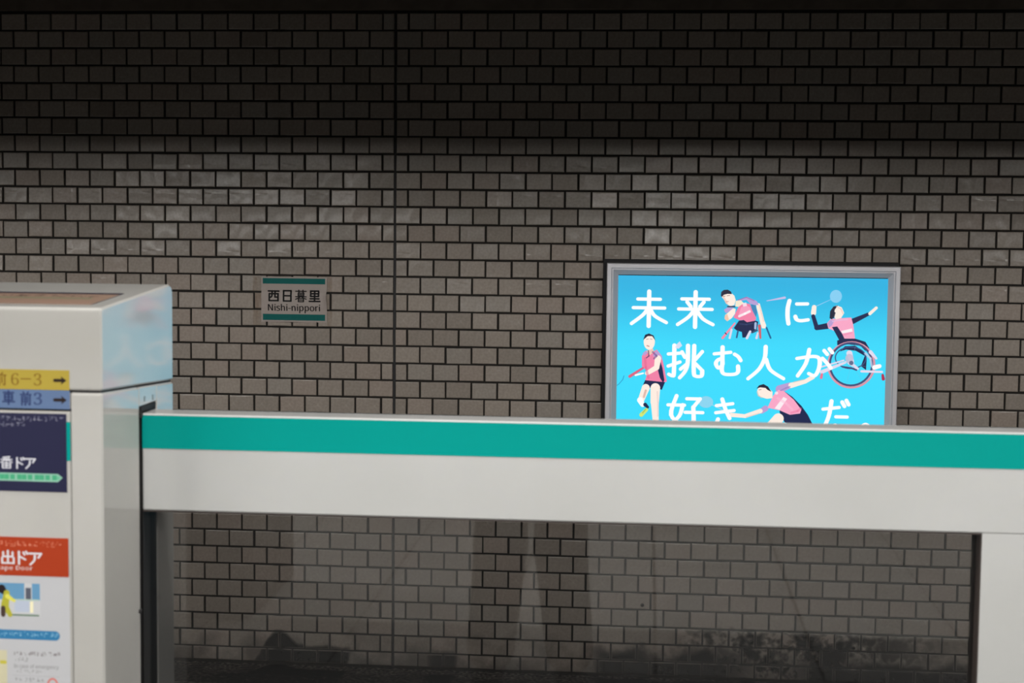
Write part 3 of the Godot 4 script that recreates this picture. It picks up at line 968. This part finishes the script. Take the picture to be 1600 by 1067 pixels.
# =====================================================================  door cabinet
func gate_cabinet() -> void:
	var t := thing("door_cabinet", "white platform door cabinet with yellow, blue, navy and orange stickers", "cabinet")
	var left := -1.05
	# cap: its top rises and its lower edge falls towards the track
	var st := st_new()
	prism(st, rounded([Vector2(CAB_Z, 1.4764), Vector2(CAB_BACK, 1.5008), Vector2(CAB_BACK, 1.3395), Vector2(CAB_Z, 1.3562)], [0.006, 0.022, 0.004, 0.004]), left, CAB_X, 0.003)
	obj("cap", st, M.cabinet_paint, t)
	# dark joint under the cap
	st = st_new()
	prism(st, PackedVector2Array([Vector2(CAB_Z - 0.004, 1.3562), Vector2(CAB_BACK + 0.004, 1.3395), Vector2(CAB_BACK + 0.004, 1.330), Vector2(CAB_Z - 0.004, 1.347)]), left, CAB_X - 0.003, 0.0)
	obj("joint_seal", st, M.slot_dark, t)
	# corner post in front of the slot, back post behind it
	st = st_new()
	prism(st, rounded([Vector2(CAB_Z, 1.3532), Vector2(3.514, 1.3450), Vector2(3.514, 0.0), Vector2(CAB_Z, 0.0)], [0.005]), 0.1388, CAB_X, 0.003)
	obj("corner_post", st, M.cabinet_paint, t)
	st = st_new()
	prism(st, rounded([Vector2(3.430, 1.3408), Vector2(CAB_BACK, 1.3365), Vector2(CAB_BACK, 0.0), Vector2(3.430, 0.0)], [0.004]), left, CAB_X, 0.003)
	obj("back_post", st, M.cabinet_paint, t)
	st = st_new()
	prism(st, PackedVector2Array([Vector2(3.514, 1.3450), Vector2(3.430, 1.3408), Vector2(3.430, 1.3135), Vector2(3.514, 1.3135)]), 0.10, CAB_X, 0.002)
	obj("lintel", st, M.cabinet_paint, t)
	# front skin left of the post: fascia strip and panel, with dark joints between
	bx("backing", Vector3(left, 0.0, 3.514), Vector3(0.1375, 1.352, CAB_Z - 0.006), M.slot_dark, t)
	bx("fascia", Vector3(left, 1.3283, CAB_Z - 0.012), Vector3(0.1370, 1.3532, CAB_Z), M.cabinet_paint, t, 0.0015)
	bx("front_panel", Vector3(left, 0.02, CAB_Z - 0.012), Vector3(0.1372, 1.3250, CAB_Z), M.cabinet_paint, t, 0.002)
	bx("slot_seal", Vector3(0.16, 0.0, 3.5075), Vector3(0.1835, 1.3135, 3.514), M.rubber, t)
	bx("slot_seal", Vector3(0.16, 0.0, 3.430), Vector3(0.1835, 1.3135, 3.4365), M.rubber, t)
	bx("slot_seal", Vector3(0.16, 0.0, 3.4365), Vector3(0.1835, 1.3065, 3.5075), M.rubber, t)
	bx("slot_seal", Vector3(0.16, 1.3065, 3.4365), Vector3(0.1862, 1.3135, 3.5075), M.rubber, t)
	bx("green_band", Vector3(left, 1.2529, CAB_Z), Vector3(0.1372, 1.3100, CAB_Z + 0.0006), M.green, t)
	# small dark marks on the end face over the slot
	for q in [[3.4885, 1.3245], [3.4480, 1.3225]]:
		st = st_new()
		for k in 3:
			box(st, Vector3(CAB_X, q[1] - 0.004 + k * 0.003, q[0] - 0.003), Vector3(CAB_X + 0.0003, q[1] - 0.003 + k * 0.003, q[0] + 0.003))
		box(st, Vector3(CAB_X, q[1] - 0.0045, q[0] + 0.002), Vector3(CAB_X + 0.0003, q[1] + 0.004, q[0] + 0.003))
		obj("dark_mark", st, M.rubber, t)
	bx("bolt", Vector3(CAB_X - 0.001, 0.990, 3.516), Vector3(CAB_X + 0.004, 0.996, 3.524), M.rubber, t, 0.001)
	stickers(t)

# stickers on the cabinet; sx() and sy() give the millimetres from a sticker's right upper corner
func stickers(t: Node3D) -> void:
	var ink := Color8(40, 30, 26)
	var L := 330.0
	# yellow
	var cv := Canvas.new(L, 29.2, 2.2, Color8(168, 148, 61))
	var X := func(px: float) -> float: return L - (108.5 - px) * 0.961
	var brown := Color8(116, 84, 26)
	write(cv, "前", X.call(-11), 4.5, 20.5, 19.5, 2.0, brown)
	cv.latin("6", "Droid Serif", X.call(17.5), 23.0, 17.5, brown, 11.5)
	cv.segment(Vector2(X.call(33), 13.6), Vector2(X.call(48), 13.6), 1.5, 1.5, brown)
	cv.latin("3", "Droid Serif", X.call(53), 23.0, 17.5, brown, 11.5)
	arrow(cv, X.call(84), X.call(104), 15.0, ink)
	sheet("yellow_sticker", 0.1364 - L / 1000, 1.3562, 0.1364, 1.3854, CAB_Z + 0.0005, 0.0005, print_mat(cv.texture()), t)
	# blue
	cv = Canvas.new(L, 27.5, 2.2, Color8(92, 112, 146))
	var deep := Color8(40, 52, 92)
	write(cv, "車", X.call(3), 1.8, 19, 20, 2.4, deep)
	write(cv, "前", X.call(31), 2.8, 17, 20, 2.2, deep)
	cv.latin("3", "Droid Serif", X.call(52.5), 21.5, 17.5, deep, 12)
	arrow(cv, X.call(83.5), X.call(104), 14.0, ink)
	sheet("blue_sticker", 0.1366 - L / 1000, 1.3284, 0.1366, 1.3559, CAB_Z + 0.0005, 0.0005, print_mat(cv.texture()), t)
	# navy
	cv = Canvas.new(L, 115.5, 2.0, Color8(38, 38, 64))
	var N := func(px: float) -> float: return L - (104.0 - px) * 0.961
	var pale := Color8(204, 204, 210)
	small_print(cv, N.call(-40), 4.0, 17, 7.4, pale, 0.55)
	small_print(cv, N.call(-40), 13.0, 10, 7.2, pale, 0.55)
	write(cv, "番", N.call(-1), 64, 20, 18, 2.0, pale)
	write(cv, "ド", N.call(21.5), 65, 17, 17, 2.6, pale)
	write(cv, "ア", N.call(37), 65, 18.5, 17, 2.6, pale)
	var mint := Color8(136, 182, 160)
	cv.poly(PackedVector2Array([Vector2(0, 88), Vector2(N.call(90), 88.5), Vector2(N.call(97.5), 94), Vector2(N.call(90), 100.5), Vector2(0, 100)]), mint)
	for k in 26:
		var a: float = N.call(81 - k * 9.2)
		cv.rect(a - (1.5 if k % 3 else 0.0), 90.5, 7.0, 7.5, Color8(70, 158, 118))
	cv.poly(PackedVector2Array([Vector2(N.call(89), 91), Vector2(N.call(94), 94.3), Vector2(N.call(89), 98)]), Color8(96, 176, 140))
	sheet("navy_sticker", 0.1313 - L / 1000, 1.2063, 0.1313, 1.3215, CAB_Z + 0.0010, 0.0010, print_mat(cv.texture()), t)
	# orange heading of the escape door notice
	var O := func(px: float) -> float: return L - (107.3 - px) * 0.961
	cv = Canvas.new(L, 60.0, 2.0, Color8(160, 57, 29))
	small_print(cv, O.call(-30), 6.0, 14, 8.2, Color8(240, 180, 160), 0.6)
	write(cv, "脱", O.call(-27), 20.5, 22, 22, 2.6, pale)
	write(cv, "出", O.call(1), 21, 21, 21, 3.2, pale)
	write(cv, "ド", O.call(24), 21.5, 20, 21, 3.4, pale)
	write(cv, "ア", O.call(43.5), 22, 22, 21, 3.4, pale)
	cv.latin("Escape Door", "Droid Sans", O.call(-18), 53.5, 9.0, pale, 66, true)
	sheet("orange_notice_heading", 0.1323 - L / 1000, 1.0808, 0.1323, 1.1384, CAB_Z + 0.0010, 0.0010, print_mat(cv.texture()), t)
	# white notice below it
	cv = Canvas.new(L, 190.0, 2.0, Color8(182, 182, 185))
	var Y := func(py: float) -> float: return (py - 900.5) * 0.953
	cv.rect(O.call(-40), Y.call(912), 101 * 0.961, 52 * 0.953, Color8(190, 190, 192))
	cv.rect(O.call(-40), Y.call(912), 76 * 0.961, 26 * 0.953, Color8(98, 144, 178))
	cv.rect(O.call(48), Y.call(912), 12.5 * 0.961, 26 * 0.953, Color8(98, 144, 178))
	cv.rect(O.call(38), Y.call(919), 8.5 * 0.961, 36 * 0.953, Color8(84, 88, 100))
	cv.rect(O.call(20), Y.call(938), 26 * 0.961, 19 * 0.953, Color8(176, 184, 200))
	cv.rect(O.call(20), Y.call(937), 39 * 0.961, 2.0, Color8(170, 190, 176))
	cv.rect(O.call(44.5), Y.call(940), 5, 18 * 0.953, Color8(232, 224, 186))
	cv.segment(Vector2(O.call(14), Y.call(962)), Vector2(O.call(58), Y.call(962)), 2.2, 2.2, Color8(84, 112, 88))
	cv.segment(Vector2(O.call(0), Y.call(922)), Vector2(O.call(4), Y.call(926)), 13, 9, Color8(38, 32, 34))
	cv.segment(Vector2(O.call(8), Y.call(928)), Vector2(O.call(5), Y.call(948)), 9, 12, Color8(170, 166, 58))
	cv.segment(Vector2(O.call(5), Y.call(948)), Vector2(O.call(13), Y.call(962)), 10, 7, Color8(170, 166, 58))
	cv.segment(Vector2(O.call(9), Y.call(933)), Vector2(O.call(20), Y.call(940)), 7, 4, Color8(214, 208, 90))
	cv.segment(Vector2(O.call(2), Y.call(952)), Vector2(O.call(2), Y.call(962)), 7, 7, Color8(70, 56, 50))
	cv.segment(Vector2(O.call(-60), Y.call(992.5)), Vector2(O.call(84), Y.call(993)), 14, 14, Color8(52, 116, 160))
	small_print(cv, O.call(-30), Y.call(988.5), 15, 7.2, Color8(200, 226, 240), 0.6)
	small_print(cv, O.call(19), Y.call(1019), 11, 6.0, Color8(60, 44, 44), 0.75)
	small_print(cv, O.call(21), Y.call(1028), 3, 6.0, Color8(90, 84, 84), 0.6)
	cv.latin("In case of emergency", "Droid Sans", O.call(18), Y.call(1047), 7.6, Color8(120, 116, 118), 68)
	small_print(cv, O.call(21), Y.call(1047), 7, 5.4, Color8(110, 104, 104), 0.5)
	cv.segment(Vector2(O.call(16), Y.call(1057)), Vector2(O.call(90), Y.call(1057.5)), 0.8, 0.8, Color8(170, 170, 172))
	small_print(cv, O.call(20), Y.call(1060), 7, 6.0, Color8(90, 84, 84), 0.55)
	cv.rect(O.call(-30), Y.call(1018), 37 * 0.961, 60, Color8(196, 190, 160))
	cv.segment(Vector2(O.call(-2), Y.call(1037)), Vector2(O.call(4), Y.call(1037)), 5, 5, Color8(190, 180, 70))
	cv.ring(Vector2(O.call(79), Y.call(1070)), 7, 9, 2.4, Color8(206, 110, 100))
	sheet("white_notice", 0.1333 - L / 1000, 0.8905, 0.1333, 1.0806, CAB_Z + 0.0006, 0.0006, print_mat(cv.texture()), t)
	# worn sticker on the sloping top
	cv = Canvas.new(260, 142, 1.6, Color8(124, 102, 88))
	cv.rect(0, 0, 260, 19, Color8(34, 30, 44))
	for g in [[40, 30], [92, 32], [118, 34], [150, 30], [178, 34], [205, 36]]:
		small_print(cv, g[0] - 10, g[1], 2, 22, Color8(40, 20, 20), 0.9)
	cv.rect(0, 64, 235, 16, Color8(96, 104, 78), 0.8)
	small_print(cv, 10, 92, 20, 9, Color8(150, 90, 80), 0.7)
	cv.rect(0, 120, 250, 8, Color8(150, 110, 100), 0.5)
	var m := print_mat(cv.texture(), 0.6)
	var st := st_new()
	var up := Vector3(0, CAB_Z - CAB_BACK, 1.5008 - 1.4764).normalized()
	var zt := func(z: float) -> Vector3: return Vector3(0, 1.4764 + (CAB_Z - z) * (1.5008 - 1.4764) / (CAB_Z - CAB_BACK), z) + up * 0.0008
	var c := [zt.call(3.500) + Vector3(-0.105, 0, 0), zt.call(3.500) + Vector3(0.157, 0, 0), zt.call(3.640) + Vector3(0.157, 0, 0), zt.call(3.640) + Vector3(-0.105, 0, 0)]
	var uv := [Vector2(0, 0), Vector2(1, 0), Vector2(1, 1), Vector2(0, 1)]
	for q in [[0, 1, 2], [0, 2, 3]]:
		for i in q:
			st.set_normal(up)
			st.set_uv(uv[i])
			st.add_vertex(c[i])
	for i in 4:
		var j := (i + 1) % 4
		var mid: Vector3 = (c[i] + c[j] - c[0] - c[2]) / 2.0
		st.set_uv(uv[i])
		quad(st, c[i], c[j], c[j] - up * 0.0007, c[i] - up * 0.0007, mid)
	obj("top_sticker", st, m, t)

func arrow(cv: Canvas, x0: float, x1: float, y: float, c: Color) -> void:
	cv.segment(Vector2(x0 + 1.6, y), Vector2(x1 - 7, y), 4.6, 4.6, c)
	cv.poly(PackedVector2Array([Vector2(x1 - 8.5, y - 6), Vector2(x1, y), Vector2(x1 - 8.5, y + 6), Vector2(x1 - 6.5, y)]), c)

# =====================================================================  sliding screen door
func screen_door() -> void:
	var t := thing("screen_door", "low white sliding platform door with a green band and a wide window", "platform door")
	var zf := GATE_Z
	var zb := GATE_Z - 0.060
	var wx0 := 0.1865
	var wx1 := 1.4755
	var wy1 := 1.1500
	var wy0 := 0.36
	var xr := 1.72
	var xl := 0.1858
	bx("top_rail", Vector3(xl, wy1, zb), Vector3(xr, 1.3030, zf), M.white_paint, t, 0.0022)
	bx("bottom_rail", Vector3(xl, 0.06, zb), Vector3(xr, wy0, zf), M.white_paint, t, 0.0022)
	bx("stile", Vector3(wx1, wy0, zb), Vector3(xr, wy1, zf), M.white_paint, t)
	bx("green_band", Vector3(wx0 + 0.0002, 1.2480, zf), Vector3(xr, 1.3003, zf + 0.0006), M.green, t)
	# dark lining of the window opening
	bx("gasket", Vector3(xl, wy0, zb), Vector3(wx0, wy1, zf - 0.001), M.rubber, t)
	bx("gasket", Vector3(wx1 - 0.002, wy0, zb), Vector3(wx1, wy1, zf - 0.0005), M.gasket, t)
	bx("gasket", Vector3(wx0, wy1 - 0.002, zb), Vector3(wx1 - 0.002, wy1, zf - 0.0005), M.gasket, t)
	bx("gasket", Vector3(wx0, wy0, zb), Vector3(wx1 - 0.002, wy0 + 0.002, zf - 0.0005), M.gasket, t)
	bx("glass_pane", Vector3(wx0, wy0 + 0.002, zf - 0.036), Vector3(wx1 - 0.002, wy1 - 0.002, zf - 0.030), M.glass, t)
	bx("hook", Vector3(wx0 - 0.0024, 1.296, zf), Vector3(wx0 + 0.0015, 1.305, zf + 0.006), M.rubber, t, 0.001)
	bx("threshold_foot", Vector3(xl + 0.02, 0.0, zb + 0.015), Vector3(xr - 0.02, 0.06, zf - 0.015), M.rubber, t)

# =====================================================================  the figure mirrored in the window
# A field of tapered capsules joined with a smooth minimum, meshed as surface nets.
func body_mesh(bones: Array, cell: float, k: float) -> SurfaceTool:
	var lo := Vector3(1e9, 1e9, 1e9)
	var hi := -lo
	for b in bones:
		var r: float = maxf(b[2], b[3]) + 3.0 * cell + k
		lo = lo.min(b[0].min(b[1]) - Vector3.ONE * r)
		hi = hi.max(b[0].max(b[1]) + Vector3.ONE * r)
	var n := Vector3i(((hi - lo) / cell).ceil()) + Vector3i.ONE
	var f := PackedFloat32Array()
	f.resize(n.x * n.y * n.z)
	f.fill(1.0)
	for b in bones:
		var a: Vector3 = b[0]
		var d: Vector3 = b[1] - a
		var l2 := maxf(d.length_squared(), 1e-9)
		var flat: float = b[4] if b.size() > 4 else 1.0      # depth over width
		var r: float = maxf(b[2], b[3]) + 2.0 * cell + k
		var p0 := Vector3i(((a.min(b[1]) - Vector3.ONE * r - lo) / cell).floor()).clamp(Vector3i.ZERO, n - Vector3i.ONE)
		var p1 := Vector3i(((a.max(b[1]) + Vector3.ONE * r - lo) / cell).ceil()).clamp(Vector3i.ZERO, n - Vector3i.ONE)
		for z in range(p0.z, p1.z + 1):
			for y in range(p0.y, p1.y + 1):
				for x in range(p0.x, p1.x + 1):
					var p := lo + Vector3(x, y, z) * cell
					var t := clampf((p - a).dot(d) / l2, 0, 1)
					var q := p - (a + d * t)
					q.z /= flat
					var e := q.length() - lerpf(b[2], b[3], t)
					var i := x + n.x * (y + n.y * z)
					var o := f[i]
					var h := maxf(k - absf(o - e), 0.0) / k
					f[i] = minf(o, e) - h * h * k * 0.25
	var st := st_new()
	var at := {}
	var count := 0
	var corner := [0, 1, n.x, n.x + 1, n.x * n.y, n.x * n.y + 1, n.x * n.y + n.x, n.x * n.y + n.x + 1]
	for z in n.z - 1:
		for y in n.y - 1:
			for x in n.x - 1:
				var i := x + n.x * (y + n.y * z)
				var inside := 0
				for c in corner:
					if f[i + c] < 0.0:
						inside += 1
				if inside == 0 or inside == 8:
					continue
				var s := Vector3.ZERO
				var m := 0
				for c in 8:
					for ax in 3:
						if c & (1 << ax):
							continue
						var e := c | (1 << ax)
						var v0: float = f[i + corner[c]]
						var v1: float = f[i + corner[e]]
						if (v0 < 0.0) != (v1 < 0.0):
							var w := Vector3(c & 1, (c >> 1) & 1, (c >> 2) & 1)
							w[ax] += v0 / (v0 - v1)
							s += w
							m += 1
				at[i] = count
				count += 1
				st.add_vertex(lo + (Vector3(x, y, z) + s / m) * cell)
	for i in at:
		for ax in 3:
			var step: int = [1, n.x, n.x * n.y][ax]
			var u: int = [n.x, n.x * n.y, 1][ax]
			var v: int = [n.x * n.y, 1, n.x][ax]
			var in0 := f[i] < 0.0
			if in0 == (f[i + step] < 0.0):
				continue
			if not (at.has(i - u) and at.has(i - v) and at.has(i - u - v)):
				continue
			var q := [at[i], at[i - u], at[i - u - v], at[i - v]]
			var order := [0, 2, 1, 0, 3, 2] if not in0 else [0, 1, 2, 0, 2, 3]
			for o in order:
				st.add_index(q[o])
	st.generate_normals()
	return st

func person() -> void:
	var t := thing("person", "standing person in dark coat and trousers, legs mirrored faintly in the door window", "person", Vector3(0.58, 0, 6.36))
	var skin := mat(lin(0.48, 0.30, 0.21), 0.55)
	var cloth := mat(lin(0.012, 0.012, 0.014), 0.9)
	var wool := mat(lin(0.018, 0.017, 0.018), 0.95)
	var leather := mat(lin(0.012, 0.010, 0.010), 0.5)
	var V := func(x: float, y: float, z: float) -> Vector3: return Vector3(x, y, z)
	var body := []
	body.append([V.call(0, 1.00, 0.01), V.call(0, 1.20, 0.01), 0.135, 0.125, 0.72])
	body.append([V.call(0, 1.20, 0.01), V.call(0, 1.38, 0.01), 0.130, 0.150, 0.70])
	body.append([V.call(-0.12, 1.41, 0.01), V.call(0.12, 1.41, 0.01), 0.062, 0.062])
	body.append([V.call(0, 1.40, 0.01), V.call(0, 1.52, -0.015), 0.058, 0.052])
	body.append([V.call(0, 1.60, -0.02), V.call(0, 1.655, -0.012), 0.066, 0.082, 1.12])
	body.append([V.call(0, 1.555, -0.055), V.call(0, 1.60, -0.05), 0.036, 0.05])
	body.append([V.call(0, 1.625, -0.104), V.call(0, 1.598, -0.121), 0.009, 0.014])
	body.append([V.call(-0.025, 1.572, -0.090), V.call(0.025, 1.572, -0.090), 0.010, 0.010])
	for s in [-1.0, 1.0]:
		body.append([V.call(s * 0.078, 1.63, -0.005), V.call(s * 0.080, 1.59, -0.008), 0.015, 0.011])
		body.append([V.call(s * 0.185, 1.40, 0.01), V.call(s * 0.235, 1.12, 0.03), 0.052, 0.040])
		body.append([V.call(s * 0.235, 1.12, 0.03), V.call(s * 0.245, 0.88, -0.02), 0.040, 0.026])
		body.append([V.call(s * 0.245, 0.865, -0.022), V.call(s * 0.243, 0.795, -0.032), 0.024, 0.030, 0.6])
		body.append([V.call(s * 0.10, 0.95, 0.01), V.call(s * 0.12, 0.50, -0.005), 0.088, 0.058])
		body.append([V.call(s * 0.12, 0.50, -0.005), V.call(s * 0.135, 0.09, 0.02), 0.056, 0.036])
		body.append([V.call(s * 0.135, 0.045, 0.03), V.call(s * 0.150, 0.035, -0.13), 0.034, 0.030])
		for k in 4:                       # fingers, slightly curled
			var x: float = s * 0.243
			var z: float = -0.060 + k * 0.0195
			var l: float = [0.062, 0.074, 0.070, 0.055][k]
			body.append([V.call(x, 0.790, z), V.call(x - s * 0.004, 0.790 - l * 0.5, z - 0.002), 0.0088, 0.0083])
			body.append([V.call(x - s * 0.004, 0.790 - l * 0.5, z - 0.002), V.call(x - s * 0.018, 0.790 - l, z - 0.002), 0.0083, 0.0072])
		body.append([V.call(s * 0.240, 0.850, -0.045), V.call(s * 0.230, 0.805, -0.082), 0.012, 0.010])
		body.append([V.call(s * 0.230, 0.805, -0.082), V.call(s * 0.222, 0.772, -0.088), 0.010, 0.008])
	obj("body", body_mesh(body, 0.0085, 0.012), skin, t)
	var hair := []
	hair.append([V.call(0, 1.675, 0.006), V.call(0, 1.63, 0.022), 0.092, 0.082])
	hair.append([V.call(-0.04, 1.712, -0.055), V.call(0.04, 1.712, -0.055), 0.034, 0.034])
	obj("hair", body_mesh(hair, 0.010, 0.02), mat(lin(0.012, 0.010, 0.009), 0.6), t)
	var coat := []
	coat.append([V.call(0, 1.36, 0.012), V.call(0, 1.05, 0.012), 0.175, 0.168, 0.76])
	coat.append([V.call(0, 1.05, 0.012), V.call(0, 0.80, 0.012), 0.170, 0.200, 0.80])
	for s in [-1.0, 1.0]:
		coat.append([V.call(s * 0.09, 0.78, 0.012), V.call(s * 0.105, 0.66, 0.012), 0.125, 0.115, 0.95])
	coat.append([V.call(-0.13, 1.415, 0.01), V.call(0.13, 1.415, 0.01), 0.080, 0.080])
	coat.append([V.call(0, 1.44, 0.012), V.call(0, 1.475, 0.005), 0.082, 0.074])
	for s in [-1.0, 1.0]:
		coat.append([V.call(s * 0.185, 1.40, 0.01), V.call(s * 0.238, 1.12, 0.03), 0.072, 0.060])
		coat.append([V.call(s * 0.238, 1.12, 0.03), V.call(s * 0.246, 0.905, -0.016), 0.059, 0.047])
	obj("coat", body_mesh(coat, 0.013, 0.03), wool, t)
	for s in [-1.0, 1.0]:
		var leg := []
		leg.append([V.call(s * 0.105, 0.92, 0.01), V.call(s * 0.104, 0.50, -0.004), 0.098, 0.092])
		leg.append([V.call(s * 0.104, 0.50, -0.004), V.call(s * 0.138, 0.13, 0.018), 0.092, 0.084])
		obj("trouser_leg", body_mesh(leg, 0.013, 0.02), cloth, t)
		var shoe := []
		shoe.append([V.call(s * 0.136, 0.052, 0.045), V.call(s * 0.150, 0.046, -0.145), 0.046, 0.042])
		shoe.append([V.call(s * 0.136, 0.075, 0.025), V.call(s * 0.138, 0.060, -0.05), 0.050, 0.040])
		obj("shoe", body_mesh(shoe, 0.009, 0.02), leather, t)
